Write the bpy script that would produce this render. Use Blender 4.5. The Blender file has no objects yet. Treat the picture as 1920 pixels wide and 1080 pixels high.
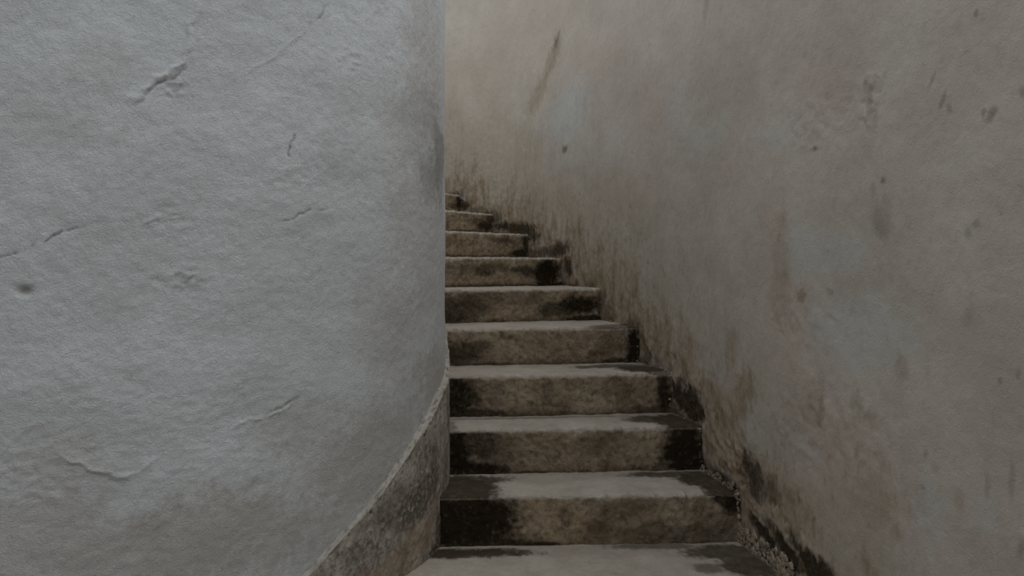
import bpy, math
import numpy as np
from mathutils import Vector

# ---------------------------------------------------------------- camera, sky, light, exposure
H = 0.18                       # one riser, metres; the survey below is in risers, eye at (0, 0)
EYE = 9.585 * H                # eye above the floor of the yard
F, HOR = 1400.0, 505.0         # focal length and horizon in pixels of the 1920 x 1080 frame
sc = bpy.context.scene
col = sc.collection
cam_d = bpy.data.cameras.new('camera')
cam_d.sensor_width = 36.0
cam_d.lens = F / 1920 * 36.0
cam_d.shift_y = (HOR - 540) / 1920
cam_d.clip_start = 0.02
cam = bpy.data.objects.new('camera', cam_d)
cam.location = (0, 0, EYE)
cam.rotation_euler = (math.pi / 2, 0, 0)
col.objects.link(cam)
sc.camera = cam

world = bpy.data.worlds.new('overcast_sky')
sc.world = world
world.use_nodes = True
bg = world.node_tree.nodes['Background']
bg.inputs['Color'].default_value = (0.92, 0.965, 1.0, 1)
bg.inputs['Strength'].default_value = 1.5

sun_d = bpy.data.lights.new('veiled_sun', 'SUN')
sun_d.energy = 1.15
sun_d.angle = math.radians(50)
sun_d.color = (0.98, 0.99, 1.0)
sun = bpy.data.objects.new('veiled_sun', sun_d)
sun.rotation_euler = Vector((0.60, -0.28, 0.95)).to_track_quat('Z', 'Y').to_euler()
col.objects.link(sun)

vs = sc.view_settings
vs.view_transform = 'Standard'
vs.look = 'None'
vs.gamma = 1.0
vs.use_curve_mapping = False
vs.exposure = -0.72

# ---------------------------------------------------------------- noise
_rs = np.random.RandomState(7)
_P = np.concatenate([_rs.permutation(256)] * 3).astype(np.int32)
_A = _rs.rand(256) * 2 * math.pi
_GX = np.cos(_A).astype(np.float32); _GY = np.sin(_A).astype(np.float32)

def perlin(x, y, seed=0):
    x, y = np.broadcast_arrays(np.asarray(x, float), np.asarray(y, float))
    x0 = np.floor(x); y0 = np.floor(y)
    fx = (x - x0).astype(np.float32); fy = (y - y0).astype(np.float32)
    ix = (x0.astype(np.int32) + seed * 57) & 255; iy = (y0.astype(np.int32) + seed * 131) & 255
    u = fx * fx * fx * (fx * (fx * 6 - 15) + 10)
    v = fy * fy * fy * (fy * (fy * 6 - 15) + 10)
    pa = _P[ix] + iy; pb = _P[ix + 1] + iy
    def g(h, dx, dy): return _GX[h] * (fx - dx) + _GY[h] * (fy - dy)
    a = g(_P[pa], 0, 0); a += (g(_P[pb], 1, 0) - a) * u
    b = g(_P[pa + 1], 0, 1); b += (g(_P[pb + 1], 1, 1) - b) * u
    return (a + (b - a) * v) * 1.5

def fbm(x, y, seed=0, octv=4, gain=0.5):
    t = 0; amp = 1.0; tot = 0
    for i in range(octv):
        t = t + amp * perlin(x * 2 ** i + 17.3 * i, y * 2 ** i - 9.1 * i, seed + 31 * i)
        tot += amp; amp *= gain
    return t / tot * 1.4

def sstep(a, b, x):
    t = np.clip((x - a) / (b - a), 0, 1)
    return t * t * (3 - 2 * t)

# ---------------------------------------------------------------- mesh helpers
def mesh_obj(name, verts, faces, mat, parent=None, attrs=None, smooth=True):
    """verts (n,3); faces: list of int arrays, each (m,3) or (m,4)"""
    me = bpy.data.meshes.new(name)
    me.vertices.add(len(verts))
    me.vertices.foreach_set('co', np.ascontiguousarray(verts, dtype=np.float32).ravel())
    loops = np.concatenate([f.ravel() for f in faces]).astype(np.int32)
    sizes = np.concatenate([np.full(len(f), f.shape[1], np.int32) for f in faces])
    starts = np.concatenate([[0], np.cumsum(sizes)[:-1]]).astype(np.int32)
    me.loops.add(len(loops))
    me.loops.foreach_set('vertex_index', loops)
    me.polygons.add(len(sizes))
    me.polygons.foreach_set('loop_start', starts)
    me.polygons.foreach_set('loop_total', sizes)
    me.polygons.foreach_set('use_smooth', np.full(len(sizes), smooth, bool))
    me.update(calc_edges=True)
    me.validate()
    for k, a in (attrs or {}).items():
        at = me.attributes.new(k, 'FLOAT', 'POINT')
        at.data.foreach_set('value', np.ascontiguousarray(a, dtype=np.float32).ravel())
    me.materials.append(mat)
    o = bpy.data.objects.new(name, me)
    col.objects.link(o)
    o.parent = parent
    return o

def grid_faces(nu, nv, flip=False, off=0, wrap=False):
    i = np.arange(nu - 1)[:, None]
    j = np.arange(nv if wrap else nv - 1)[None, :]
    j2 = (j + 1) % nv
    a = i * nv + j; b = (i + 1) * nv + j; c = (i + 1) * nv + j2; d = i * nv + j2
    q = np.stack([a, b, c, d] if not flip else [d, c, b, a], -1).reshape(-1, 4)
    return q + off

def tag(o, label=None, cat=None, kind=None, group=None):
    if label: o['label'] = label
    if cat: o['category'] = cat
    if kind: o['kind'] = kind
    if group: o['group'] = group
    return o

# ---------------------------------------------------------------- plan of the place (units: risers, x right, y away)
def resample(pts, n=4000):
    pts = np.asarray(pts, float)
    s = np.concatenate([[0], np.cumsum(np.hypot(*np.diff(pts, axis=0).T))])
    t = np.linspace(0, s[-1], n)
    return t, np.stack([np.interp(t, s, pts[:, 0]), np.interp(t, s, pts[:, 1])], -1)

def spline(pts, m=60):
    p = np.asarray(pts, float)
    p = np.vstack([2 * p[0] - p[1], p, 2 * p[-1] - p[-2]])
    out = []
    for i in range(1, len(p) - 2):
        t = np.linspace(0, 1, m, endpoint=False)[:, None]
        a, b, c, d = p[i - 1], p[i], p[i + 1], p[i + 2]
        out.append(0.5 * (2 * b + (c - a) * t + (2 * a - 5 * b + 4 * c - d) * t ** 2 + (3 * b - a - 3 * c + d) * t ** 3))
    return np.vstack(out + [p[-2][None]])

class Curve:
    """plan curve with arc length s, tangent and a normal that points into the stairwell"""
    def __init__(self, pts, side):
        self.t, self.p = resample(pts, 6000)
        d = np.gradient(self.p, axis=0)
        k = np.ones(41) / 41
        d = np.stack([np.convolve(np.pad(d[:, i], 20, 'edge'), k, 'valid') for i in (0, 1)], -1)
        d /= np.linalg.norm(d, axis=1)[:, None]
        self.d = d
        self.n = np.stack([d[:, 1], -d[:, 0]], -1) * side
    def _i(self, a, s):
        return np.stack([np.interp(s, self.t, a[:, 0]), np.interp(s, self.t, a[:, 1])], -1)
    def at(self, s): return self._i(self.p, s)
    def nrm(self, s): return self._i(self.n, s)
    def cross(self, p0, d, tmin=None):
        """arc length where the line p0 + t d crosses the curve (first beyond tmin)"""
        p0 = np.asarray(p0, float); d = np.asarray(d, float)
        w = (self.p - p0) @ np.array([-d[1], d[0]])
        al = (self.p - p0) @ d
        i = np.nonzero(w[:-1] * w[1:] <= 0)[0]
        best = None
        for k in i:
            if tmin is not None and al[k] < tmin: continue
            if best is None or al[k] < best[0]:
                f = w[k] / (w[k] - w[k + 1] + 1e-12)
                best = (al[k], self.t[k] + f * (self.t[k + 1] - self.t[k]))
        return None if best is None else best[1]

# right (outer) wall: from behind the viewer up the stairs and round to the left
OUT = Curve(spline([(10.2, -16), (9.0, -8), (7.75, -1), (6.5, 5.5), (5.62, 10), (4.95, 13.6), (4.65, 15.3), (4.34, 17.1), (3.98, 18.7),
                    (3.51, 20.75), (2.79, 23.4), (1.80, 27.0), (0.63, 30.2), (-0.84, 32.6), (-2.41, 34.4),
                    (-4.2, 35.7), (-6.5, 36.6), (-9.5, 37.0), (-13, 36.4), (-17, 34.5)]), -1)

# left (inner) wall, plinth face: integrate a heading from the turning point both ways
def inner_curve(off=0.0):
    T = np.array([-1.372, 16.39])
    def run(sign, segs):
        p = T.copy(); h = math.radians(4.8); pts = [p.copy()]; ds = 0.02
        for ln, R0, R1 in segs:
            n = int(ln / ds)
            for i in range(n):
                R = 1 / ((1 / R0) + (1 / R1 - 1 / R0) * i / n)
                h += sign * ds / R
                # travelling away from the viewer the heading is (-sin h, cos h)
                p = p + sign * ds * np.array([-math.sin(h), math.cos(h)])
                pts.append(p.copy())
        return pts
    back = run(+1, [(14, 14, 14), (16, 14, 10)])
    front = run(-1, [(3.6, 5.0, 5.0), (3.0, 5.0, 12.0), (8, 12.0, 30.0), (14, 30, 60)])
    pts = np.array(front[::-1] + back[1:])
    return pts
INN = Curve(inner_curve(), +1)
S_T = INN.t[np.argmin(np.hypot(INN.p[:, 0] + 1.372, INN.p[:, 1] - 16.39))]
PL = 0.10                                                   # plinth thickness (risers)
INW = Curve(INN.p - INN.n * PL, +1)                          # wall face above the plinth
S_TW = INW.t[np.argmin(np.hypot(*(INW.p - INN.at(S_T)).T))]

def W(xy, z):
    """survey (risers, eye at origin) -> world metres"""
    xy = np.asarray(xy, float)
    z = np.broadcast_to(np.asarray(z, float), xy.shape[:-1])
    return np.concatenate([xy * H, (z * H + EYE)[..., None]], -1)

FLOOR_Z = -9.585
# noses: number, left point on the sight line past the inner wall, right end on the outer wall
def zs(k): return -0.585 + (k - 5)
LEFT_X = {1: -1.39}
NOSE = {}
I_MAX = int(np.argmax(OUT.p[:, 1]))
for k, yl, yr in [(-3, 8.2, 8.2), (-2, 9.9, 9.95), (-1, 11.6, 11.65), (0, 13.2, 13.3), (1, 15.05, 15.3), (2, 16.65, 17.1), (3, 18.05, 18.7), (4, 19.9, 20.75),
                  (5, 21.95, 23.4), (6, 24.4, 27.0), (7, 27.2, 30.2), (8, 30.3, 32.6), (9, 33.4, 34.4)]:
    xl = LEFT_X.get(k, -124 / F * yl) if k > 0 else -2.2
    xr = np.interp(yr, OUT.p[:I_MAX, 1], OUT.p[:I_MAX, 0])
    NOSE[k] = ((xl, yl), (xr, yr))
for k, (x, y), a in [(10, (-4.0, 35.6), 66), (11, (-6.1, 36.46), 75), (12, (-8.4, 36.95), 84), (13, (-10.8, 36.85), 93)]:
    NOSE[k] = ((x - math.cos(math.radians(a)), y - math.sin(math.radians(a))), (x, y))
ENDS = {}
for k, (l, r) in NOSE.items():
    l = np.array(l); r = np.array(r)
    so = OUT.cross(r, (r - l) / np.linalg.norm(r - l), -1.0)
    si = INN.cross(r, (l - r) / np.linalg.norm(r - l), 0.3) if k > -1 else {-1: 23.4, -2: 21.7, -3: 20.0}[k]
    ENDS[k] = (si, so)
KS = sorted(ENDS)
ENDS[14] = (ENDS[13][0] + (ENDS[13][0] - ENDS[12][0]), ENDS[13][1] + 2.3)

# ------------------------------------------------- find a place on a surface from where it shows in the photograph
def ray(px, py): return np.array([(px - 960) / F, 1.0]), -(py - HOR) / F
def hit(curve, px, py):
    d, dz = ray(px, py)
    L = np.linalg.norm(d)
    s = curve.cross((0, 0), d / L, 1.0)
    y = curve.at(np.array([s]))[0][1]
    return s, dz * y, y
def hit_poly(curve, pts): return np.array([hit(curve, *p)[:2] for p in pts])

def seg_dist(x, y, poly):
    """distance to a polyline and the position along it 0..1"""
    best = np.full(x.shape, 1e9); pos = np.zeros(x.shape)
    n = len(poly) - 1
    for i in range(n):
        a = poly[i]; b = poly[i + 1]; ab = b - a
        t = np.clip(((x - a[0]) * ab[0] + (y - a[1]) * ab[1]) / (ab @ ab + 1e-12), 0, 1)
        d = np.hypot(x - a[0] - t * ab[0], y - a[1] - t * ab[1])
        m = d < best
        best = np.where(m, d, best); pos = np.where(m, (i + t) / n, pos)
    return best, pos

# ---------------------------------------------------------------- materials
def nodes_of(name):
    m = bpy.data.materials.new(name); m.use_nodes = True
    nt = m.node_tree; nt.nodes.clear()
    out = nt.nodes.new('ShaderNodeOutputMaterial')
    b = nt.nodes.new('ShaderNodeBsdfPrincipled')
    nt.links.new(b.outputs[0], out.inputs[0])
    return m, nt, b
def attr(nt, name):
    n = nt.nodes.new('ShaderNodeAttribute'); n.attribute_name = name
    return n.outputs['Fac']
def noise(nt, vec, scale, detail=5, rough=0.6, dist=0.0):
    n = nt.nodes.new('ShaderNodeTexNoise')
    n.inputs['Scale'].default_value = scale; n.inputs['Detail'].default_value = detail
    n.inputs['Roughness'].default_value = rough; n.inputs['Distortion'].default_value = dist
    nt.links.new(vec, n.inputs['Vector'])
    return n.outputs['Fac']
def math_(nt, op, a, b=None, clamp=False):
    n = nt.nodes.new('ShaderNodeMath'); n.operation = op; n.use_clamp = clamp
    for i, v in enumerate((a, b)):
        if v is None: continue
        if isinstance(v, (int, float)): n.inputs[i].default_value = v
        else: nt.links.new(v, n.inputs[i])
    return n.outputs[0]
def mix(nt, fac, a, b, mode='MIX'):
    n = nt.nodes.new('ShaderNodeMix'); n.data_type = 'RGBA'; n.blend_type = mode
    for sock, v in ((n.inputs[0], fac), (n.inputs[6], a), (n.inputs[7], b)):
        if isinstance(v, (int, float)): sock.default_value = v
        elif isinstance(v, tuple): sock.default_value = (*v, 1)
        else: nt.links.new(v, sock)
    return n.outputs[2]
def ramp(nt, fac, lo, hi):
    n = nt.nodes.new('ShaderNodeMapRange'); n.interpolation_type = 'SMOOTHSTEP'
    n.inputs['From Min'].default_value = lo; n.inputs['From Max'].default_value = hi
    nt.links.new(fac, n.inputs['Value'])
    return n.outputs[0]
def coords(nt, scale=(1, 1, 1)):
    t = nt.nodes.new('ShaderNodeTexCoord')
    if scale == (1, 1, 1): return t.outputs['Object']
    m = nt.nodes.new('ShaderNodeMapping'); m.inputs['Scale'].default_value = scale
    nt.links.new(t.outputs['Object'], m.inputs['Vector'])
    return m.outputs[0]
def bump(nt, b, h, strength, dist, prev=None):
    n = nt.nodes.new('ShaderNodeBump')
    n.inputs['Strength'].default_value = strength; n.inputs['Distance'].default_value = dist
    nt.links.new(h, n.inputs['Height'])
    if prev is not None: nt.links.new(prev, n.inputs['Normal'])
    nt.links.new(n.outputs[0], b.inputs['Normal'])
    return n.outputs[0]

def mat_plaster_left():
    m, nt, b = nodes_of('grey_lime_plaster')
    v = coords(nt)
    n1 = noise(nt, v, 3.0, 5, 0.6); n2 = noise(nt, v, 70, 6, 0.7, 0.6); n3 = noise(nt, v, 105, 4, 0.62, 1.6)
    c = mix(nt, ramp(nt, n1, 0.35, 0.7), (0.585, 0.597, 0.607), (0.645, 0.662, 0.678))
    c = mix(nt, attr(nt, 'warm'), c, (0.39, 0.335, 0.28))
    c = mix(nt, math_(nt, 'MULTIPLY', ramp(nt, n2, 0.50, 0.75), 0.18), c, (0.36, 0.35, 0.33))
    c = mix(nt, attr(nt, 'dark'), c, (0.16, 0.145, 0.12))
    c = mix(nt, attr(nt, 'pale'), c, (0.66, 0.66, 0.65))
    nt.links.new(c, b.inputs['Base Color'])
    b.inputs['Roughness'].default_value = 0.92
    b.inputs['Specular IOR Level'].default_value = 0.15
    p = bump(nt, b, noise(nt, v, 38, 4, 0.6, 0.8), 0.25, 0.006)
    bump(nt, b, n3, 1.0, 0.0035, p)
    return m

def mat_plaster_right():
    m, nt, b = nodes_of('stained_warm_plaster')
    v = coords(nt)
    vs_ = coords(nt, (1, 1, 0.65))
    n1 = noise(nt, v, 2.2, 5, 0.6); n2 = noise(nt, vs_, 26, 6, 0.7); n3 = noise(nt, v, 110, 4, 0.62, 1.2)
    c = mix(nt, ramp(nt, n1, 0.35, 0.65), (0.525, 0.47, 0.402), (0.60, 0.548, 0.482))
    c = mix(nt, attr(nt, 'pink'), c, (0.56, 0.455, 0.40))
    c = mix(nt, attr(nt, 'pale'), c, (0.56, 0.57, 0.56))
    oc = math_(nt, 'MULTIPLY', attr(nt, 'ochre'), math_(nt, 'ADD', math_(nt, 'MULTIPLY', ramp(nt, n2, 0.3, 0.7), 0.5), 0.6), True)
    c = mix(nt, oc, c, (0.26, 0.185, 0.105))
    c = mix(nt, math_(nt, 'MULTIPLY', ramp(nt, n2, 0.52, 0.80), 0.30), c, (0.27, 0.24, 0.20))
    dk = math_(nt, 'MULTIPLY', attr(nt, 'dark'), math_(nt, 'ADD', math_(nt, 'MULTIPLY', ramp(nt, n3, 0.3, 0.6), 0.3), 0.8), True)
    c = mix(nt, dk, c, (0.045, 0.033, 0.019))
    nt.links.new(c, b.inputs['Base Color'])
    b.inputs['Roughness'].default_value = 0.93
    b.inputs['Specular IOR Level'].default_value = 0.12
    p = bump(nt, b, noise(nt, v, 45, 4, 0.6, 0.6), 0.30, 0.006)
    bump(nt, b, n3, 0.85, 0.0032, p)
    return m

def mat_step():
    m, nt, b = nodes_of('weathered_cement_step')
    v = coords(nt)
    n1 = noise(nt, v, 7, 6, 0.65); n2 = noise(nt, v, 48, 8, 0.75, 0.5); n3 = noise(nt, v, 150, 4, 0.65, 0.8); n4 = noise(nt, v, 22, 6, 0.7, 0.4)
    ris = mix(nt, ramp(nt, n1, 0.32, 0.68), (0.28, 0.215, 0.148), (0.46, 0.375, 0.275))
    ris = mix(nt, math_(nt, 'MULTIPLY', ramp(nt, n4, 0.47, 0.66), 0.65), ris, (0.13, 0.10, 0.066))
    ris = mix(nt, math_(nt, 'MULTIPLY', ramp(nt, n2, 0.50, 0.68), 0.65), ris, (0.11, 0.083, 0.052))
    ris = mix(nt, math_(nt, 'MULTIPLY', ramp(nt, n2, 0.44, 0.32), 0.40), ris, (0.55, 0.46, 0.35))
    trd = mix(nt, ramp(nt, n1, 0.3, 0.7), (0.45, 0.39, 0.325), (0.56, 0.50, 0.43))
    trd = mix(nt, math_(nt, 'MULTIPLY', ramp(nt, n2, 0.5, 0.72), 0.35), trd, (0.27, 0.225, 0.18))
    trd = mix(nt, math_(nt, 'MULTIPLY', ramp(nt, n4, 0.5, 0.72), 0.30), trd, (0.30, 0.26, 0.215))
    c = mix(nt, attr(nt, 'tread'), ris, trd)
    c = mix(nt, math_(nt, 'MULTIPLY', attr(nt, 'ochre'), ramp(nt, n2, 0.62, 0.40)), c, (0.47, 0.355, 0.225))
    c = mix(nt, attr(nt, 'pale'), c, (0.60, 0.55, 0.48))
    c = mix(nt, math_(nt, 'MULTIPLY', attr(nt, 'damp'), math_(nt, 'ADD', math_(nt, 'MULTIPLY', ramp(nt, n4, 0.3, 0.6), 0.14), 0.94), True), c, (0.070, 0.052, 0.032))
    dk = math_(nt, 'MULTIPLY', attr(nt, 'dark'), math_(nt, 'ADD', math_(nt, 'MULTIPLY', ramp(nt, n2, 0.3, 0.55), 0.25), 0.82), True)
    c = mix(nt, dk, c, (0.026, 0.019, 0.010))
    nt.links.new(c, b.inputs['Base Color'])
    b.inputs['Roughness'].default_value = 0.88
    b.inputs['Specular IOR Level'].default_value = 0.18
    p = bump(nt, b, noise(nt, v, 36, 6, 0.7, 0.6), 0.8, 0.010)
    bump(nt, b, n3, 0.8, 0.0035, p)
    return m

def mat_plinth():
    m, nt, b = nodes_of('mottled_cement_plinth')
    v = coords(nt)
    n1 = noise(nt, v, 9, 6, 0.65, 0.4); n2 = noise(nt, v, 60, 6, 0.7, 0.5); n3 = noise(nt, v, 170, 3, 0.6, 1.0)
    c = mix(nt, ramp(nt, n1, 0.35, 0.65), (0.34, 0.305, 0.255), (0.50, 0.465, 0.41))
    c = mix(nt, math_(nt, 'MULTIPLY', ramp(nt, n2, 0.48, 0.66), 0.70), c, (0.13, 0.112, 0.088))
    c = mix(nt, attr(nt, 'warm'), c, (0.33, 0.25, 0.175))
    c = mix(nt, math_(nt, 'MULTIPLY', attr(nt, 'dark'), ramp(nt, n2, 0.30, 0.52)), c, (0.075, 0.064, 0.048))
    nt.links.new(c, b.inputs['Base Color'])
    b.inputs['Roughness'].default_value = 0.9
    b.inputs['Specular IOR Level'].default_value = 0.15
    p = bump(nt, b, noise(nt, v, 45, 5, 0.65, 0.6), 0.6, 0.007)
    bump(nt, b, n3, 0.5, 0.0025, p)
    return m

def mat_simple(name, c0, c1, sc1=20, attrdark=False, dcol=(0.06, 0.05, 0.035)):
    m, nt, b = nodes_of(name)
    v = coords(nt)
    n1 = noise(nt, v, sc1, 5, 0.65)
    c = mix(nt, ramp(nt, n1, 0.35, 0.68), c0, c1)
    if attrdark: c = mix(nt, attr(nt, 'dark'), c, dcol)
    nt.links.new(c, b.inputs['Base Color'])
    b.inputs['Roughness'].default_value = 0.92
    b.inputs['Specular IOR Level'].default_value = 0.15
    bump(nt, b, noise(nt, v, 120, 4, 0.6, 0.8), 0.5, 0.003)
    return m

M_LEFT = mat_plaster_left()
M_RIGHT = mat_plaster_right()
M_STEP = mat_step()
M_PLINTH = mat_plinth()
M_CAP = mat_simple('pale_mortar_ledge', (0.36, 0.335, 0.285), (0.48, 0.455, 0.40), 40, True, (0.11, 0.08, 0.05))
M_CRUMB = mat_simple('broken_plaster', (0.24, 0.185, 0.13), (0.42, 0.36, 0.285), 45)
M_SHADE_WALL = mat_simple('shade_wall_plaster', (0.42, 0.41, 0.39), (0.50, 0.49, 0.47), 5)  # for the added walls out of view
M_FLOOR = mat_simple('cement_yard', (0.33, 0.31, 0.28), (0.42, 0.40, 0.37), 6)

# ---------------------------------------------------------------- floor of the yard
n = 60
gx, gy = np.meshgrid(np.linspace(-9, 6, n), np.linspace(-7, 8.5, n), indexing='ij')
fz = 0.006 * fbm(gx * 0.8, gy * 0.8, 3)
v = np.stack([gx, gy, fz], -1).reshape(-1, 3)
vb = v.copy(); vb[:, 2] = -0.2
top = grid_faces(n, n)
fl = mesh_obj('floor', np.vstack([v, vb]), [top, grid_faces(n, n, True, n * n)], M_FLOOR)
tag(fl, 'grey cement floor at the foot of the stairs', 'floor', 'structure')

# ---------------------------------------------------------------- walls
TOP_L, TOP_SHADE = 8.0, 22.0
def slab(curve, s0, s1, depth0, depth1, z0, z1, m=90):
    """coarse masonry body behind a wall face"""
    s = np.linspace(s0, s1, m)
    p = curve.at(s); nn = curve.nrm(s)
    a = p - nn * depth0; b = p - nn * depth1
    if callable(z1): z1 = z1(s)
    ring = np.stack([W(a, z0), W(a, z1), W(b, z1), W(b, z0)], 1)      # m,4,3
    f = grid_faces(m, 4, False, 0, True)
    caps = np.array([[0, 1, 2, 3], [(m - 1) * 4 + 3, (m - 1) * 4 + 2, (m - 1) * 4 + 1, (m - 1) * 4]])
    return ring.reshape(-1, 3), np.vstack([f, caps])

def add_marks(curve, x, y, marks, seed):
    """soft-edged ragged stains and painted shade on a wall: (px, py, rx px, ry px, strength, angle deg)"""
    out = np.zeros(x.shape)
    wx = 0.35 * fbm(x * 1.1, y * 1.1, seed, 4); wy = 0.35 * fbm(x * 1.1 + 40, y * 1.1, seed + 5, 4)
    fine = fbm(x * 5, y * 2.5, seed + 9, 4) + 0.5 * fbm(x * 14, y * 9, seed + 10, 2)
    fine2 = fbm(x * 13, y * 8, seed + 12, 3)
    xs = x[:, 0]
    for px, py, rx, ry, st, ang in marks:
        s, z, yy = hit(curve, px, py)
        s2 = hit(curve, px + 3, py)[0]
        kx = abs(s2 - s) / 3; ky = yy / F
        a = math.radians(ang)
        sgn = 1 if s2 > s else -1
        R_ = 2.6 * max(rx, ry if ang else rx) * kx + 0.35
        i0, i1 = np.searchsorted(xs, (s - R_, s + R_))
        if i1 - i0 < 2: continue
        X = x[i0:i1]; Y = y[i0:i1]
        du = (X - s) / kx + wx[i0:i1] / ky * 0.5 * min(1, rx * ky * 2)
        dv = (Y - z) / ky + wy[i0:i1] / ky * 0.5 * min(1, ry * ky * 2)
        du = du * sgn; dv = -dv
        ru = du * math.cos(a) + dv * math.sin(a); rv = -du * math.sin(a) + dv * math.cos(a)
        r = np.hypot(ru / rx, rv / ry)
        small = max(0.0, 1 - max(rx, ry) / 40)
        if max(rx, ry) < 40 and px > 1560: st = st * 0.68       # faint scuffs on the near plaster
        out[i0:i1] = np.maximum(out[i0:i1], st * sstep(1.25, 0.45 - 0.25 * small, r + 0.40 * fine[i0:i1] + 0.55 * small * (fine2[i0:i1] + 0.15)))
    return out

# ---- unseen walls added behind the viewer to hold back skylight
def shade_wall(name, p0, p1, label):
    p0 = np.array(p0, float); p1 = np.array(p1, float)
    n_ = 50
    L_ = np.linalg.norm(p1 - p0); d_ = (p1 - p0) / L_; nn = np.array([-d_[1], d_[0]])
    u_ = np.linspace(0, L_, n_); z_ = np.linspace(FLOOR_Z - 0.3, TOP_SHADE, n_)
    uu_, zz_ = np.meshgrid(u_, z_, indexing='ij')
    pf = p0 + d_ * uu_[..., None] + nn * (0.05 * fbm(uu_ * 0.4, zz_ * 0.4, 7, 4))[..., None]
    pb = p0 + d_ * uu_[..., None] - nn * 1.6
    v_ = np.vstack([W(pf, zz_).reshape(-1, 3), W(pb, zz_).reshape(-1, 3)])
    i = np.arange(n_); rim = np.concatenate([i * n_, (n_ - 1) * n_ + i[1:], (i * n_ + n_ - 1)[::-1][1:], i[::-1][1:-1]])
    r2 = np.roll(rim, -1)
    edge = np.stack([rim, r2, r2 + n_ * n_, rim + n_ * n_], -1)
    o = mesh_obj(name, v_, [grid_faces(n_, n_, True), grid_faces(n_, n_, False, n_ * n_), edge], M_SHADE_WALL)
    return tag(o, label, 'wall', 'structure')
shade_wall('unseen_wall_back', (10.2, -15.9), (-27.5, -15.9), 'plain wall added out of view opposite the stairs to block sky light')
shade_wall('unseen_wall_side', (-27.5, -15.9), (-27.5, 11.5), 'plain wall added out of view on the far side to block sky light')

# ---- left wall -----------------------------------------------------------
s_frame = hit(INW, 0, 540)[0]
sA = np.concatenate([np.linspace(INW.t[0] + 0.05, s_frame - 8.2, 40, endpoint=False), np.arange(s_frame - 8.2, s_frame - 1.2, 0.07),
                     np.arange(s_frame - 1.2, S_TW + 1.2, 0.0235),
                     np.linspace(S_TW + 1.2, INW.t[-1] - 0.05, 120)])
zA = np.concatenate([[FLOOR_Z - 0.3, -7.5, -6.2], np.arange(-5.4, 6.9, 0.0235), np.linspace(7.2, TOP_L, 14)])
x, y = np.meshgrid(sA, zA, indexing='ij')
disp = 0.050 * fbm(x * 0.35, y * 0.35, 11, 3) + 0.014 * fbm(x * 1.6, y * 1.6, 12, 3) + 0.007 * fbm(x * 7, y * 7, 13, 3)
disp *= 0.4 + 0.6 * sstep(-0.2, 1.5, np.abs(x - S_TW))
dark = np.zeros(x.shape); pale = np.zeros(x.shape)
jit = 0.07 * fbm(x * 3.2, y * 3.2, 21, 4); jit2 = 0.07 * fbm(x * 3.2 + 9, y * 3.2, 22, 4)
brk = fbm(x * 4.5, y * 4.5, 23, 4)
def groove(pts, width, depth, dk, ridge=0.0, taper=True, lit=0.0):
    global disp, dark, pale
    poly = hit_poly(INW, pts)
    d, t = seg_dist(x + jit, y + jit2, poly)
    tp = np.sin(np.pi * np.clip(t * 0.92 + 0.04, 0, 1)) ** 0.5 if taper else 1.0
    g = np.exp(-(d / (width * 0.62)) ** 2) * tp * (sstep(-0.55, 0.15, brk) if depth > 0 else sstep(-0.9, 0.0, brk))
    disp -= 0.65 * depth * g
    dark = np.maximum(dark, 1.0 * dk * g)
    pale = np.maximum(pale, lit * g)
    if ridge:
        # one side of the line stands proud: the edge of a plaster coat
        disp += ridge * np.exp(-(d / (width * 4)) ** 2) * tp
groove([(372, 0), (360, 60), (346, 112), (300, 146), (240, 188)], 0.055, -0.050, 0, 0.012, True, 0.25)
groove([(346, 128), (322, 148), (290, 160), (252, 192)], 0.030, 0.050, 0.55)
groove([(348, 165), (330, 172), (312, 160)], 0.05, 0.025, 0.30)
groove([(612, 12), (600, 32), (580, 47)], 0.03, 0.03, 0.5)
groove([(575, 55), (545, 82), (500, 112), (430, 148)], 0.022, -0.018, 0.12, 0, True, 0.15)
groove([(554, 256), (546, 272), (544, 286), (549, 297)], 0.028, 0.05, 0.7)
groove([(0, 482), (40, 468), (95, 446), (120, 434), (165, 425)], 0.026, 0.035, 0.75)
groove([(616, 386), (585, 398), (560, 402), (530, 416)], 0.022, 0.03, 0.5)
groove([(562, 748), (530, 762), (505, 772)], 0.026, 0.03, 0.40)
groove([(545, 762), (490, 782), (435, 803)], 0.030, -0.030, 0, 0, True, 0.2)
groove([(88, 828), (118, 856), (185, 888), (235, 894), (288, 862)], 0.045, -0.028, 0, 0.008, True, 0.22)
groove([(95, 838), (130, 868), (190, 897), (240, 902)], 0.035, 0.018, 0.14)
groove([(365, 515), (345, 530), (322, 540)], 0.035, 0.035, 0.35)
groove([(332, 400), (318, 404), (270, 422)], 0.030, 0.022, 0.25)
groove([(90, 760), (40, 815), (0, 850)], 0.06, -0.012, 0, 0.0, True, 0.12)
s0, z0, _ = hit(INW, 45, 546)
r = np.hypot((x - s0) / 0.10, (y - z0) / 0.07)
disp -= 0.06 * np.exp(-r ** 2); dark = np.maximum(dark, 0.55 * np.exp(-r ** 2))
rough = add_marks(INW, x, y, [(340, 520, 60, 30, 1, 0), (650, 115, 40, 25, 1, 0), (545, 330, 60, 40, .6, 0), (330, 165, 40, 25, .8, 0), (320, 410, 60, 40, .6, 0), (60, 900, 120, 90, .5, 0), (320, 800, 260, 120, .35, 0)], 40)
disp += 0.020 * rough * fbm(x * 4.5, y * 9, 41, 3)
dark = np.maximum(dark, add_marks(INW, x, y, [(822, 300, 14, 90, .55, 0), (810, 330, 22, 60, .35, 0), (800, 220, 40, 80, .18, 0), (650, 300, 60, 40, .12, 20),
                                              (350, 530, 40, 14, .22, 0), (590, 410, 60, 20, .12, -10), (480, 900, 60, 16, .18, -10), (340, 165, 22, 9, .3, 0)], 42))
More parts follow.
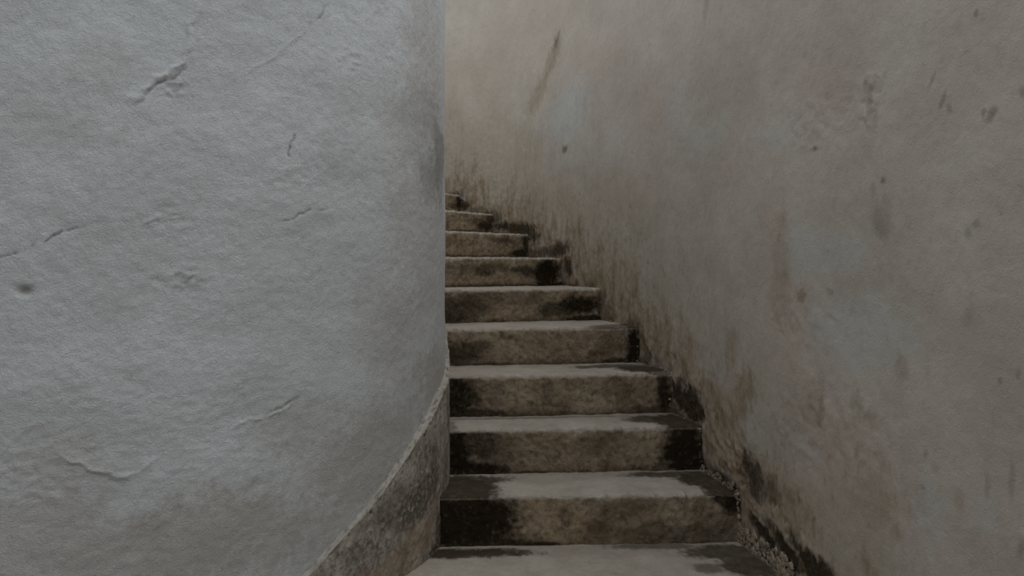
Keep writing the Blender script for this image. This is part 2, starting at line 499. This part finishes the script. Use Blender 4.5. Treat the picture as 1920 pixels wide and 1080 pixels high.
warm = add_marks(INW, x, y, [(700, 860, 130, 110, .40, -40), (420, 1010, 260, 100, .50, 0), (230, 1040, 200, 80, .40, 0), (60, 1010, 160, 120, .38, 0), (110, 880, 120, 80, .22, 0), (560, 800, 90, 60, .22, 0), (640, 1000, 120, 90, .25, 0),
                             (190, 120, 90, 60, .15, 0), (110, 240, 120, 50, .15, 0), (815, 700, 25, 60, .42, 0), (795, 420, 50, 150, .30, 0), (800, 130, 40, 160, .32, 0), (760, 250, 60, 120, .18, 0), (740, 620, 70, 120, .20, 0)], 43)  # brownish stains; those along the turning edge also paint in its shade
p = INW.at(sA)[:, None, :] + INW.nrm(sA)[:, None, :] * disp[..., None]
verts = W(p, y).reshape(-1, 3)
faces = grid_faces(len(sA), len(zA))
sv, sf = slab(INW, sA[0], sA[-1], 0.3, 2.2, FLOOR_Z - 0.3, TOP_L)
nz = np.zeros(len(sv))
wl = mesh_obj('wall_left', np.vstack([verts, sv]), [faces, sf + len(verts)], M_LEFT, None,
              {'dark': np.concatenate([dark.ravel(), nz]), 'pale': np.concatenate([pale.ravel(), nz]), 'warm': np.concatenate([warm.ravel(), nz])})
tag(wl, 'curved pale grey plaster wall on the inner side of the stairs', 'wall', 'structure')

# ---- right wall ----------------------------------------------------------
# height of the stair surface and of the smooth nose line along the outer wall
ks = [k for k in KS]
so_k = np.array([ENDS[k][1] for k in ks]); z_k = np.array([zs(k) for k in ks])
def stair_z(s):
    i = np.searchsorted(so_k, s, side='right') - 1
    return np.where(i < 0, FLOOR_Z, z_k[np.clip(i, 0, None)])
def nose_line(s): return np.interp(s, so_k, z_k)

def top_R(s): return np.interp(nose_line(s), [-6.0, 1.5, 3.4], [8.5, 13.0, 15.0])
sR0 = hit(OUT, 1920, 540)[0]; sR1 = ENDS[10][1] + 0.6
ss = [sR0 - 0.8]
while ss[-1] < sR1:
    yy = OUT.at(np.array([ss[-1]]))[0][1]
    ss.append(ss[-1] + 0.030 + 0.0009 * max(0, yy - 9))
sB = np.concatenate([np.linspace(OUT.t[0] + 0.05, ss[0] - 6.05, 40), np.arange(ss[0] - 6, ss[0] - 0.04, 0.07), np.array(ss), np.linspace(ss[-1] + 0.2, OUT.t[-1] - 0.05, 70)])
yB = OUT.at(sB)[:, 1]
yv = np.clip(yB, 8.0, 36)
zlo = np.maximum(-0.46 * yv, nose_line(sB) - 1.6)
zhi = 0.375 * yv + 0.3
t = np.concatenate([np.linspace(0, 1, 430)])
zz = zlo[:, None] + (zhi - zlo)[:, None] * t[None, :]
zz = np.concatenate([np.full((len(sB), 1), FLOOR_Z - 0.3), zz, zhi[:, None] + (top_R(sB) - zhi)[:, None] * np.linspace(0.06, 1, 12)[None, :]], 1)
x = np.repeat(sB[:, None], zz.shape[1], 1); y = zz
w = y - nose_line(sB)[:, None]                 # height above the line of the noses
wst = y - stair_z(sB)[:, None]                 # height above the tread below
disp = 0.045 * fbm(x * 0.3, y * 0.3, 51, 3) + 0.014 * fbm(x * 1.4, y * 1.1, 52, 3) + 0.007 * fbm(x * 7, y * 4.5, 53, 3)
near = sstep(3.0, 0.2, w)
disp += near * 0.022 * fbm(x * 3, y * 3, 54, 4)
streak = fbm(x * 1.5, y * 0.5, 55, 5, 0.55); streak2 = fbm(x * 3.2, y * 1.4, 56, 4); blot = fbm(x * 0.8, y * 0.5, 57, 4)
ochre = 0.92 * sstep(2.9, 0.2, w + 1.3 * streak + 0.9 * blot) * (0.66 + 0.34 * sstep(-0.3, 0.4, streak2 + 0.3 * blot))
ochre = np.maximum(ochre, 0.34 * sstep(6.0, 0.5, w + 1.6 * streak + 1.0 * blot))
far = sstep(24, 33, yB)[:, None]
ochre = np.maximum(ochre, far * 0.45 * sstep(5.5, 0.5, w + 1.0 * streak))
ochre = np.maximum(ochre, add_marks(OUT, x, y, [(1395, 740, 22, 70, .75, 10), (1370, 660, 14, 60, .5, 10), (1480, 960, 60, 60, .75, 30), (1420, 880, 40, 50, .6, 0), (1350, 830, 40, 60, .55, 0),
        (1690, 690, 14, 30, .6, 0), (1500, 555, 14, 14, .55, 0), (1555, 548, 7, 10, .6, 0), (1465, 470, 16, 90, .35, 0), (1640, 930, 70, 80, .4, 0), (1530, 740, 20, 40, .35, 0),
        (1605, 760, 14, 40, .4, 0), (1630, 790, 16, 30, .45, 0), (1752, 878, 9, 14, .6, 0), (1800, 940, 14, 30, .45, 0), (1540, 780, 10, 30, .5, 0), (1460, 560, 20, 60, .28, 0),
        (1035, 110, 12, 45, .55, 22), (1010, 175, 14, 50, .45, 22), (985, 260, 20, 60, .25, 10), (1325, 15, 6, 40, .4, 0), (1655, 960, 40, 120, .3, 0)], 60))
pink = add_marks(OUT, x, y, [(1240, 190, 70, 90, .45, 0), (1525, 170, 60, 90, .50, 0), (1600, 200, 50, 60, .35, 0), (1390, 310, 80, 50, .40, 0), (1200, 330, 90, 80, .3, 0), (1450, 420, 30, 130, .45, 0),
        (1000, 60, 110, 90, .35, 0), (900, 150, 60, 120, .3, 0), (1480, 640, 90, 120, .35, 0), (1580, 880, 160, 140, .35, 0), (1100, 120, 80, 80, .3, 0), (1300, 60, 90, 60, .2, 0)], 61)
pale = add_marks(OUT, x, y, [(1062, 215, 46, 62, .75, 8), (1090, 290, 90, 40, .3, 10), (1540, 470, 90, 60, .45, 0), (1600, 620, 110, 80, .45, 0), (1280, 200, 40, 90, .3, 0), (1340, 690, 26, 44, .5, 0), (1420, 800, 34, 60, .45, 0),
        (1480, 830, 50, 50, .35, 0), (1740, 960, 40, 70, .45, 0), (1850, 960, 30, 40, .3, 0), (1310, 260, 60, 50, .3, 0), (1460, 250, 60, 40, .3, 0)], 62)
dark = add_marks(OUT, x, y, [(1285, 752, 34, 34, .95, 45), (1265, 730, 20, 26, .95, 30), (1305, 775, 18, 26, .95, 20), (1410, 900, 26, 50, .80, 0), (1398, 870, 10, 28, .85, 0), (1440, 925, 22, 30, .55, 30),
        (1425, 1000, 36, 13, .97, 40), (1460, 1022, 50, 19, .97, 38), (1510, 1055, 60, 24, .97, 42), (1550, 1085, 40, 26, .95, 45), (1212, 668, 10, 22, .65, 0), (1205, 640, 6, 30, .5, 0),
        (1058, 280, 7, 9, .65, 0), (1042, 80, 6, 18, .45, 20), (1045, 470, 28, 18, .92, 0), (1064, 500, 10, 26, .9, 0), (1020, 475, 34, 12, .75, 0), (975, 432, 40, 15, .95, 10), (1000, 445, 16, 18, .92, 20), (930, 408, 12, 16, .6, 0), (945, 425, 26, 12, .95, 0), (870, 388, 14, 14, .9, 0), (866, 365, 4, 14, .5, 0), (890, 395, 24, 8, .5, 0), (1131, 560, 6, 24, .45, 0), (1140, 590, 14, 18, .4, 0),
        (1858, 214, 10, 16, .65, 30), (1843, 210, 6, 10, .55, 0), (1768, 190, 5, 20, .5, 20), (1748, 150, 4, 22, .45, 20), (1780, 205, 6, 12, .4, 0), (1826, 25, 6, 9, .6, 0), (1915, 175, 8, 14, .5, 0),
        (1657, 340, 5, 7, .7, 0), (1640, 360, 6, 20, .25, 0), (1655, 410, 20, 40, .22, 0), (1832, 420, 7, 12, .45, 0), (1815, 437, 6, 12, .45, 0), (1820, 590, 12, 26, .22, 20), (1632, 190, 6, 34, .35, 0), (1622, 160, 5, 14, .4, 0), (1640, 220, 6, 20, .3, 0), (1527, 278, 7, 7, .5, 0),
        (1732, 852, 4, 14, .45, 10), (1850, 910, 6, 26, .32, 0), (1895, 900, 6, 40, .25, 0), (1872, 715, 5, 10, .45, 0), (1906, 700, 6, 14, .35, 0), (1730, 914, 5, 5, .5, 0), (1526, 975, 4, 10, .7, 10), (1450, 945, 4, 10, .6, 0), (1915, 1030, 10, 24, .5, 0),
        (1540, 760, 6, 20, .3, 0), (1605, 850, 6, 14, .3, 0), (1360, 880, 8, 12, .45, 0)], 63)
# grime where the plaster meets each tread, and a broken ragged foot
dark = np.maximum(dark, 0.75 * sstep(0.30, 0.0, wst + 0.22 * streak2 + 0.10 * blot) * sstep(-0.5, 0.3, blot + 0.5 * streak))
spk = sstep(0.42, 0.75, fbm(x * 6, y * 3, 66, 3)) * sstep(4.5, 0.3, w + 1.2 * blot)
dark = np.maximum(dark, 0.40 * spk)
pit = add_marks(OUT, x, y, [(1632, 190, 26, 60, 1, 0), (1540, 230, 80, 60, .5, 0), (1380, 860, 60, 50, 1.2, 0), (1480, 1010, 110, 40, 1.0, 40), (1540, 800, 120, 90, .5, 0), (1290, 750, 50, 50, .9, 45), (1500, 600, 80, 60, .4, 0)], 67)
disp += 0.040 * pit * fbm(x * 5.0, y * 4.0, 68, 3)
disp -= 0.05 * dark * sstep(1.5, 0.2, w)
p = OUT.at(sB)[:, None, :] + OUT.nrm(sB)[:, None, :] * disp[..., None]
verts = W(p, y).reshape(-1, 3)
faces = grid_faces(len(sB), zz.shape[1], True)
sv, sf = slab(OUT, sB[0], sB[-1], 0.3, 2.2, FLOOR_Z - 0.3, top_R)
nz = np.zeros(len(sv))
wr = mesh_obj('wall_right', np.vstack([verts, sv]), [faces, sf[:, ::-1] + len(verts)], M_RIGHT, None,
              {k: np.concatenate([a.ravel(), nz]) for k, a in (('dark', dark), ('pale', pale), ('pink', pink), ('ochre', ochre))})
tag(wr, 'stained warm grey plaster wall curving round the outer side of the stairs', 'wall', 'structure')

# ---------------------------------------------------------------- staircase
stairs = bpy.data.objects.new('staircase', None)
col.objects.link(stairs)
tag(stairs, 'worn cement staircase winding up between the two plaster walls', 'staircase')

def step_frame(k):
    a = INN.at(np.array([ENDS[k][0]]))[0]; b = OUT.at(np.array([ENDS[k][1]]))[0]
    return a, b
def riser_hit(k, px, py):
    """place on the riser of step k: distance along the nose from its right end, depth below the nose"""
    a, b = step_frame(k)
    d, dz = ray(px, py)
    u = (a - b) / np.linalg.norm(a - b)
    M = np.array([[d[0], -u[0]], [d[1], -u[1]]])
    tt, uu = np.linalg.solve(M, b)
    return uu, zs(k) - dz * tt
def tread_hit(k, px, py):
    a, b = step_frame(k)
    d, dz = ray(px, py)
    P = d * (zs(k) / dz)
    u = (a - b) / np.linalg.norm(a - b); nrm = np.array([u[1], -u[0]])
    if nrm[1] < 0: nrm = -nrm
    return (P - b) @ u, (P - b) @ nrm

# stains seen on each riser: (px, py, rx px, ry px, strength)
R_DARK = {
 1: [(885, 975, 92, 62, 1.0), (840, 975, 30, 70, 1.0), (900, 1018, 110, 10, .9), (1375, 945, 26, 22, .95), (1355, 935, 14, 14, .9), (1000, 1020, 60, 5, .9), (1060, 970, 16, 14, .45), (1125, 1000, 24, 26, .55), (1160, 970, 40, 40, .35), (1250, 1000, 150, 18, .45), (1340, 990, 40, 30, .35), (1110, 930, 14, 16, .45)],
 2: [(858, 845, 22, 60, 1.0), (890, 880, 70, 16, .95), (900, 830, 42, 34, .75), (870, 815, 40, 14, .7), (940, 850, 40, 40, .45), (1285, 845, 44, 60, 1.0), (1260, 840, 20, 40, .8), (975, 888, 90, 6, .8), (1180, 888, 160, 4, .7), (1090, 838, 24, 18, .30)],
 3: [(860, 745, 28, 45, .95), (885, 748, 18, 20, .85), (880, 775, 70, 10, .85), (865, 715, 30, 12, .6), (1050, 779, 240, 4, .65), (1245, 740, 14, 44, .9), (1220, 770, 40, 10, .6), (930, 740, 20, 20, .3)],
 4: [(862, 665, 46, 24, .75), (900, 650, 20, 14, .6), (1188, 650, 14, 40, 1.0), (1165, 678, 44, 8, .85), (1100, 683, 80, 4, .7), (900, 684, 80, 4, .7), (1145, 645, 22, 20, .35)],
 5: [(870, 575, 50, 24, .70), (850, 595, 40, 14, .8), (1085, 572, 46, 16, .95), (1050, 580, 40, 16, .75), (1100, 598, 50, 8, .9), (1000, 604, 180, 3, .7), (910, 556, 40, 10, .45), (1124, 570, 4, 28, .7), (980, 560, 60, 12, .3)],
 6: [(1025, 510, 24, 26, 1.0), (1020, 530, 18, 14, .95), (990, 508, 14, 12, .75), (975, 505, 20, 7, .7), (910, 506, 22, 12, .70), (925, 500, 28, 8, .55), (860, 505, 26, 14, .3), (1045, 534, 20, 5, .9), (940, 536, 110, 3, .75)],
 7: [(975, 476, 18, 8, .9), (985, 460, 6, 18, .8), (940, 450, 22, 5, .55), (870, 455, 30, 6, .3), (900, 481, 90, 3, .6)],
 8: [(910, 425, 16, 10, .85), (918, 412, 8, 10, .7), (895, 416, 18, 8, .5), (880, 434, 40, 3, .6), (850, 410, 16, 6, .25)],
 9: [(860, 380, 6, 14, .9), (850, 386, 10, 6, .6)],
}
R_OCHRE = {
 1: [(1010, 960, 50, 50, .65), (1080, 990, 30, 40, .65), (1060, 1010, 60, 14, .6), (1160, 1012, 40, 10, .45), (985, 925, 40, 14, .3)],
 2: [(1060, 825, 30, 22, .30), (1000, 820, 40, 20, .25), (1230, 830, 30, 24, .3), (1000, 880, 60, 8, .3)],
 3: [(1000, 730, 60, 30, .25), (1130, 740, 60, 30, .15)],
 4: [(1000, 640, 90, 26, .25), (1100, 650, 60, 20, .20)],
 5: [(940, 590, 60, 12, .5), (1030, 596, 60, 8, .6), (1045, 560, 30, 10, .35), (1120, 585, 14, 20, .4)],
 6: [(940, 528, 90, 9, .65), (860, 525, 40, 10, .5), (1040, 522, 12, 10, .6), (950, 495, 40, 8, .4)],
 7: [(880, 465, 60, 14, .65), (950, 470, 40, 10, .55), (900, 445, 70, 8, .4)],
 8: [(870, 415, 50, 16, .60)], 9: [(846, 378, 14, 14, .55)],
}
# dark damp on the treads and on top of the noses
T_DAMP = {
 0: [(860, 1032, 170, 9, .95), (1420, 1062, 60, 22, .9), (1390, 1035, 90, 14, .85), (1250, 1022, 90, 6, .6), (1340, 1065, 30, 10, .6), (760, 1052, 40, 16, .5)],
 1: [(880, 912, 60, 24, .95), (850, 925, 90, 14, .95), (860, 898, 110, 8, .9), (1330, 900, 50, 14, .95), (1370, 918, 50, 16, .95), (1300, 890, 120, 5, .85)],
 2: [(1285, 790, 60, 14, .98), (1240, 786, 60, 7, .9), (1300, 803, 50, 12, .98), (850, 797, 14, 10, .5), (1000, 783, 200, 2, .4)],
 3: [(1210, 692, 50, 6, .95), (1170, 687, 90, 3, .8), (1245, 700, 20, 8, .7)],
 4: [(1160, 612, 60, 3, .7), (1190, 612, 14, 6, .9)],
}

def make_step(k, nu, fine):
    si0, so0 = ENDS[k]
    si1, so1 = ENDS[k + 1]
    a0, b0 = step_frame(k)
    width = np.linalg.norm(b0 - a0)
    top = zs(k)
    bot = max(top - 1.0 - (0.10 if k > -3 else 0.0), FLOOR_Z)
    a1 = INN.at(np.array([si1]))[0]; b1 = OUT.at(np.array([so1]))[0]
    going_o = np.linalg.norm(b1 - b0)
    # profile rows: (g, z, normal_back, normal_up): g is the fraction of the way to the next nose line
    rad = 0.085
    going = max(1.2, 0.5 * (going_o + np.linalg.norm(a1 - a0)))
    rows = []
    nt_ = 26 if fine else 8
    for g in np.linspace(1.0 + 0.25 / going, rad / going, nt_): rows.append((g, top, 0, 1))
    na = 10 if fine else 4
    for j in range(1, na):
        th = math.pi / 2 * j / na
        rows.append(((rad - rad * math.sin(th)) / going, top - rad + rad * math.cos(th), -math.sin(th), math.cos(th)))
    nr = 40 if fine else 6
    for z in np.linspace(top - rad, bot, nr): rows.append((-0.02 * (top - z) / going, z, -1, 0))
    n_surf = len(rows)
    rows.append((1.0 + 0.25 / going, bot, 0, -1))
    rows = np.array(rows)
    g = rows[:, 0]
    gc = np.clip(g, 0, None)
    A = INN.at(si0 + (si1 - si0) * g) ; B = OUT.at(so0 + (so1 - so0) * g)
    D = (B - A) / np.linalg.norm(B - A, axis=1)[:, None]
    A = A - D * 0.22; B = B + D * 0.22                        # ends are bonded into the walls
    u = np.linspace(0, 1, nu)
    P = A[None] + (B - A)[None] * u[:, None, None]            # nu, rows, 2
    N2 = np.stack([-D[:, 1], D[:, 0]], -1)                    # away from the viewer
    L = np.linalg.norm(P - P[-1:, :, :], axis=-1) - 0.22      # along the step from the outer wall
    zc = np.repeat(rows[None, :, 1], nu, 0)
    q = (g * going)[None, :] + 0 * L                          # depth behind the nose
    below = top - zc
    sd = 200 + 17 * k
    vv = np.where(q > rad, -q, below)                         # unrolled profile coordinate
    surf = np.ones(len(rows)); surf[n_surf:] = 0
    d = 0.035 * fbm(L * 0.7, vv * 0.8, sd, 3) + 0.026 * fbm(L * 2.2, vv * 2.2, sd + 1, 3) + 0.020 * fbm(L * 7, vv * 7, sd + 2, 3)
    d = d * np.where(rows[None, :, 3] > 0.9, 0.45, 1.0)
    nosew = np.exp(-((below - 0.03) / 0.13) ** 2) * np.exp(-(np.clip(q, 0, None) / 0.16) ** 2)
    chip = 0.065 * sstep(0.0, 0.6, fbm(L * 2.6, 0 * L + k, sd + 3, 4)) + 0.034 * (fbm(L * 6, 0 * L + k, sd + 4, 3))
    d = d - nosew * chip
    # wear: a shallow hollow along the middle of the nose and slightly rounded lower edge
    if k == 1:                                                # broken outer corner of the lowest tread in view
        rr = np.hypot((L - 0.18) / 0.42, (below - 0.05) / 0.45) + 0.25 * fbm(L * 3, vv * 3, 77, 3)
        d = d - 0.065 * sstep(1.0, 0.35, rr) * sstep(0.9, 0.05, q)
    d = d * surf[None, :]
    Pxy = P + N2[None] * (rows[:, 2][None, :, None] * d[..., None])
    Z = zc + rows[:, 3][None, :] * d
    # tilt: treads fall a touch to the front
    verts = W(Pxy, Z)
    # ---- masks
    onr = (rows[:, 3] < 0.75)[None, :] & (below > -1)
    tread = sstep(0.22, 0.02, below + 0.05 * fbm(L * 5, vv * 5, sd + 6, 3)) * np.where(q >= -0.01, 1, 0)
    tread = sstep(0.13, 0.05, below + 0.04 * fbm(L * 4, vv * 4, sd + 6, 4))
    wx = 0.12 * fbm(L * 2.5, vv * 2.5, sd + 7, 4); wy = 0.12 * fbm(L * 2.5 + 30, vv * 2.5, sd + 8, 4)
    fn = fbm(L * 9, vv * 9, sd + 9, 3)
    def blobs(lst, hitf, coord, soft):
        out = np.zeros(L.shape)
        for px, py, rx, ry, st in lst:
            u0, v0 = hitf(k, px, py)
            ku = abs(hitf(k, px + 4, py)[0] - u0) / 4
            kv = abs(hitf(k, px, py + 2)[1] - v0) / 2
            r = np.hypot((L - u0 + wx) / (rx * ku), (coord - v0 + wy * min(1, ry * kv * 3)) / (ry * kv))
            out = np.maximum(out, st * sstep(1.0 + soft, 1.0 - soft, r + 0.22 * fn))
        return out
    isr = sstep(0.03, 0.09, below)
    dk = blobs(R_DARK.get(k, []), riser_hit, below, 0.40) * isr
    oc = blobs(R_OCHRE.get(k, []), riser_hit, below, 0.6) * isr
    dp = blobs(T_DAMP.get(k, []), tread_hit, np.where(q > 0, q, 0), 0.24) * (1 - isr) if k in T_DAMP else np.zeros(L.shape)
    gen = fbm(L * 1.2, vv * 1.2, sd + 11, 4)
    dk = np.maximum(dk, 0.55 * isr * sstep(0.80, 1.0, below + 0.08 * fn + 0.10 * gen))      # darker towards the joint with the tread below
    dk = np.maximum(dk, 0.35 * isr * sstep(0.15, 0.6, gen))
    pale = 0.55 * np.exp(-((below - 0.035) / 0.05) ** 2) * np.exp(-(np.clip(q, 0, None) / 0.12) ** 2) * sstep(-0.25, 0.35, fbm(L * 3, 0 * L, sd + 12, 4)) * (1 - 0.9 * np.clip(dk + dp, 0, 1))
    # two closed solids: the body with its riser, and the tread that carries the worn nose
    jn = int(np.argmax(rows[:, 1] < top - 0.15))
    gb = 1.0 + 0.25 / going
    back_lo = verts[:, n_surf]                                # back bottom
    back_mid = back_lo.copy(); back_mid[:, 2] = (top - 0.15) * H + EYE
    msk = (('dark', dk), ('ochre', oc), ('damp', dp), ('pale', pale), ('tread', tread))
    def solid(name, j0, j1, closing, parent):
        nr_ = j1 - j0
        surf_v = verts[:, j0:j1]
        clo = np.stack([surf_v[:, -1]] + closing + [surf_v[:, 0]], 1)      # own vertices keep the seam crisp
        n0 = nu * nr_; m_ = clo.shape[1]
        ring = np.concatenate([surf_v, clo[:, 1:-1]], 1)
        e0 = ring[0]; e1 = ring[-1]; R = len(e0)
        vs_all = np.vstack([surf_v.reshape(-1, 3), clo.reshape(-1, 3), e0, e0.mean(0)[None], e1, e1.mean(0)[None]])
        b0 = n0 + nu * m_; jj = np.arange(R); j2 = (jj + 1) % R
        capA = np.stack([np.full(R, b0 + R), b0 + jj, b0 + j2], -1)
        b1 = b0 + R + 1
        capB = np.stack([np.full(R, b1 + R), b1 + j2, b1 + jj], -1)
        rest = len(vs_all) - n0
        return mesh_obj(name, vs_all, [grid_faces(nu, nr_), grid_faces(nu, m_, False, n0), capA, capB], M_STEP, parent,
                        {n_: np.concatenate([a[:, j0:j1].ravel(), np.zeros(rest)]) for n_, a in msk})
    body = solid('step', jn, n_surf, [back_lo, back_mid], stairs)
    solid('tread', 0, jn + 1, [back_mid], body)
    return body
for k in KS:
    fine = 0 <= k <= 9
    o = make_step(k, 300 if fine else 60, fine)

# ---------------------------------------------------------------- plinth along the foot of the left wall
PT = []                                                       # (s, top of plinth)
for px, py in [(581, 1076), (638, 1011), (695, 950), (744, 884), (784, 823), (812, 778), (828, 742)]:
    s, z, _ = hit(INN, px, py); PT.append((s, z))
PT.append((S_T, -2.16))
PT = np.array(PT)
def plinth_top(s):
    zt = np.interp(s, PT[:, 0], PT[:, 1])
    zt = np.where(s < PT[0, 0], PT[0, 1] + (s - PT[0, 0]) * 0.60, zt)
    zt = np.where(s > S_T, PT[-1, 1] + (s - S_T) * 0.42, zt)
    return np.maximum(zt, FLOOR_Z + 1.2)
sP = np.concatenate([np.linspace(PT[0, 0] - 9, PT[0, 0] - 0.8, 60, endpoint=False), np.arange(PT[0, 0] - 0.8, S_T + 1.2, 0.022), np.linspace(S_T + 1.25, S_T + 22, 90)])
zt = plinth_top(sP)
ker = np.ones(15) / 15
zt = np.convolve(np.pad(zt, 7, 'edge'), ker, 'valid')
tp = np.linspace(0, 1, 170)
zb = np.maximum(zt - 4.6, FLOOR_Z - 0.2)
y = zb[:, None] + (zt - 0.02 - zb)[:, None] * tp[None, :]
x = np.repeat(sP[:, None], len(tp), 1)
dd = 0.020 * fbm(x * 1.2, y * 1.2, 81, 3) + 0.014 * fbm(x * 4, y * 4, 82, 3) + 0.008 * fbm(x * 10, y * 10, 83, 2)
dd *= 0.35 + 0.65 * sstep(0.0, 0.6, np.abs(x - S_T))
dark = np.zeros(x.shape)
blot = fbm(x * 1.1, y * 0.8, 84, 5)
dark = np.maximum(dark, 0.55 * sstep(0.05, 0.5, blot))
dark = np.maximum(dark, add_marks(INN, x, y, [(790, 930, 34, 70, .75, 25), (750, 960, 60, 40, .55, 0), (690, 1040, 60, 40, .5, 0), (800, 870, 20, 60, .5, 10), (822, 1000, 8, 50, .85, 0), (815, 1030, 20, 12, .9, 0), (836, 880, 6, 40, .4, 0)], 85))
warm = add_marks(INN, x, y, [(790, 1010, 40, 40, .6, 0), (740, 1060, 60, 30, .6, 0), (810, 960, 18, 60, .35, 0)], 86)
p = INN.at(sP)[:, None] + INN.nrm(sP)[:, None] * dd[..., None]
v1 = W(p, y)
pin = np.repeat((INN.at(sP) - INN.nrm(sP) * 0.35)[:, None], 2, 1)
v2 = W(pin, np.stack([zt - 0.02, zb], 1))
v = np.concatenate([v1, v2], 1)
pad = np.zeros((len(sP), 2))
bl = mesh_obj('baseboard_left', v.reshape(-1, 3), [grid_faces(len(sP), len(tp) + 2, False, 0, True)], M_PLINTH, None,
              {'dark': np.concatenate([dark, pad], 1), 'warm': np.concatenate([warm, pad], 1)})
tag(bl, 'mottled dark grey cement plinth rising along the foot of the curved left wall', 'plinth', 'structure')

# pale mortar ledge on top of the plinth
nprof = 12
th = np.linspace(0, 1, nprof)
lip = 0.000 + 0.016 * fbm(sP * 3.5, sP * 0, 91, 4) + 0.010 * fbm(sP * 12, sP * 0, 92, 2)
rise = 0.012 * fbm(sP * 2.0, sP * 0 + 5, 93, 4)
prof_o = np.concatenate([[-0.30], -0.0 + 0 * th[:1], np.linspace(0, -PL - 0.05, nprof), [-0.30]])     # offset along normal
prof_z = np.concatenate([[-0.10], [-0.05], 0.030 * np.sin(np.linspace(0.0, 1, nprof) * math.pi * 0.9) * 0.5 + np.linspace(-0.02, 0.05, nprof), [0.05]])
O = prof_o[None, :] + np.where(np.arange(len(prof_o))[None, :] < 6, lip[:, None], 0) * (prof_o[None, :] > -0.2)
Z = zt[:, None] + prof_z[None, :] + rise[:, None]
x = np.repeat(sP[:, None], len(prof_o), 1); yv = np.repeat(np.linspace(0, 0.3, len(prof_o))[None, :], len(sP), 0)
bmp = 0.022 * fbm(x * 7, yv * 7, 94, 3)
pits = sstep(0.30, 0.50, fbm(x * 6.5, yv * 14, 95, 2))
inner = (prof_o > -0.2)[None, :]
O = O + inner * (bmp * 0.5); Z = Z + inner * (bmp - 0.06 * pits)
p = INN.at(sP)[:, None] + INN.nrm(sP)[:, None] * O[..., None]
cap = mesh_obj('ledge', W(p, Z).reshape(-1, 3), [grid_faces(len(sP), len(prof_o), False, 0, True)], M_CAP, bl, {'dark': 0.95 * pits})
tag(cap, 'pale chipped mortar ledge on top of the plinth')

# ---------------------------------------------------------------- broken plaster along the foot of the right wall
rng = np.random.default_rng(5)
def lump(c, r, sq):
    """a small angular fragment, 20 faces"""
    ph = (1 + 5 ** 0.5) / 2
    b = np.array([(-1, ph, 0), (1, ph, 0), (-1, -ph, 0), (1, -ph, 0), (0, -1, ph), (0, 1, ph), (0, -1, -ph), (0, 1, -ph), (ph, 0, -1), (ph, 0, 1), (-ph, 0, -1), (-ph, 0, 1)]) / 1.9
    b = b * (0.65 + 0.7 * rng.random((12, 1))) * r * np.asarray(sq)
    a = rng.random() * 6.28 if sq[0] > 0.9 else 0.18 + 0.5 * (rng.random() - 0.5)
    R_ = np.array([[math.cos(a), -math.sin(a), 0], [math.sin(a), math.cos(a), 0], [0, 0, 1]])
    return b @ R_.T + c
ICO = np.array([(0, 11, 5), (0, 5, 1), (0, 1, 7), (0, 7, 10), (0, 10, 11), (1, 5, 9), (5, 11, 4), (11, 10, 2), (10, 7, 6), (7, 1, 8), (3, 9, 4), (3, 4, 2), (3, 2, 6), (3, 6, 8), (3, 8, 9), (4, 9, 5), (2, 4, 11), (6, 2, 10), (8, 6, 7), (9, 8, 1)])
cv, cf = [], []
def crumbs(s0, s1, n, r0, r1, zf, spread, flat=1.0):
    for i in range(n):
        s = s0 + (s1 - s0) * rng.random()
        r = (r0 + (r1 - r0) * rng.random() ** 2)
        zz_ = zf(s) + spread * rng.random() ** 2
        c = W((OUT.at(np.array([s]))[0] + OUT.nrm(np.array([s]))[0] * (0.01 + 0.05 * flat * rng.random())), zz_)
        cf.append(ICO + 12 * len(cv)); cv.append(lump(c, r * H, (flat, 1, 1.0)))
tz = lambda s: float(stair_z(np.array([s]))[0])
crumbs(ENDS[0][1], ENDS[1][1], 420, 0.02, 0.085, lambda s: tz(s) - 0.03, 0.42, 0.35)
crumbs(ENDS[1][1] - 0.06, ENDS[1][1] + 0.05, 60, 0.02, 0.08, lambda s: zs(0), 0.9, 0.4)
crumbs(ENDS[1][1] - 0.05, ENDS[2][1], 130, 0.015, 0.05, lambda s: tz(s) - 0.02, 0.16, 0.4)
for k in range(1, 10):
    so = ENDS[k][1]
    crumbs(so - 0.04, so + 0.14, 7, 0.015, 0.05, lambda s: zs(k) - 0.12, 0.16)
    if k > 1: crumbs(so - 0.05, so + 0.01, 6, 0.012, 0.035, lambda s: zs(k) - 0.85, 0.8)
    crumbs(so, ENDS[k + 1][1], 22, 0.010, 0.035, tz, 0.05)
cr = mesh_obj('plaster_crumbs', np.vstack(cv), [np.vstack(cf)], M_CRUMB, stairs, None, False)
tag(cr, 'pale crumbs of broken plaster where the steps meet the wall', None, 'stuff')
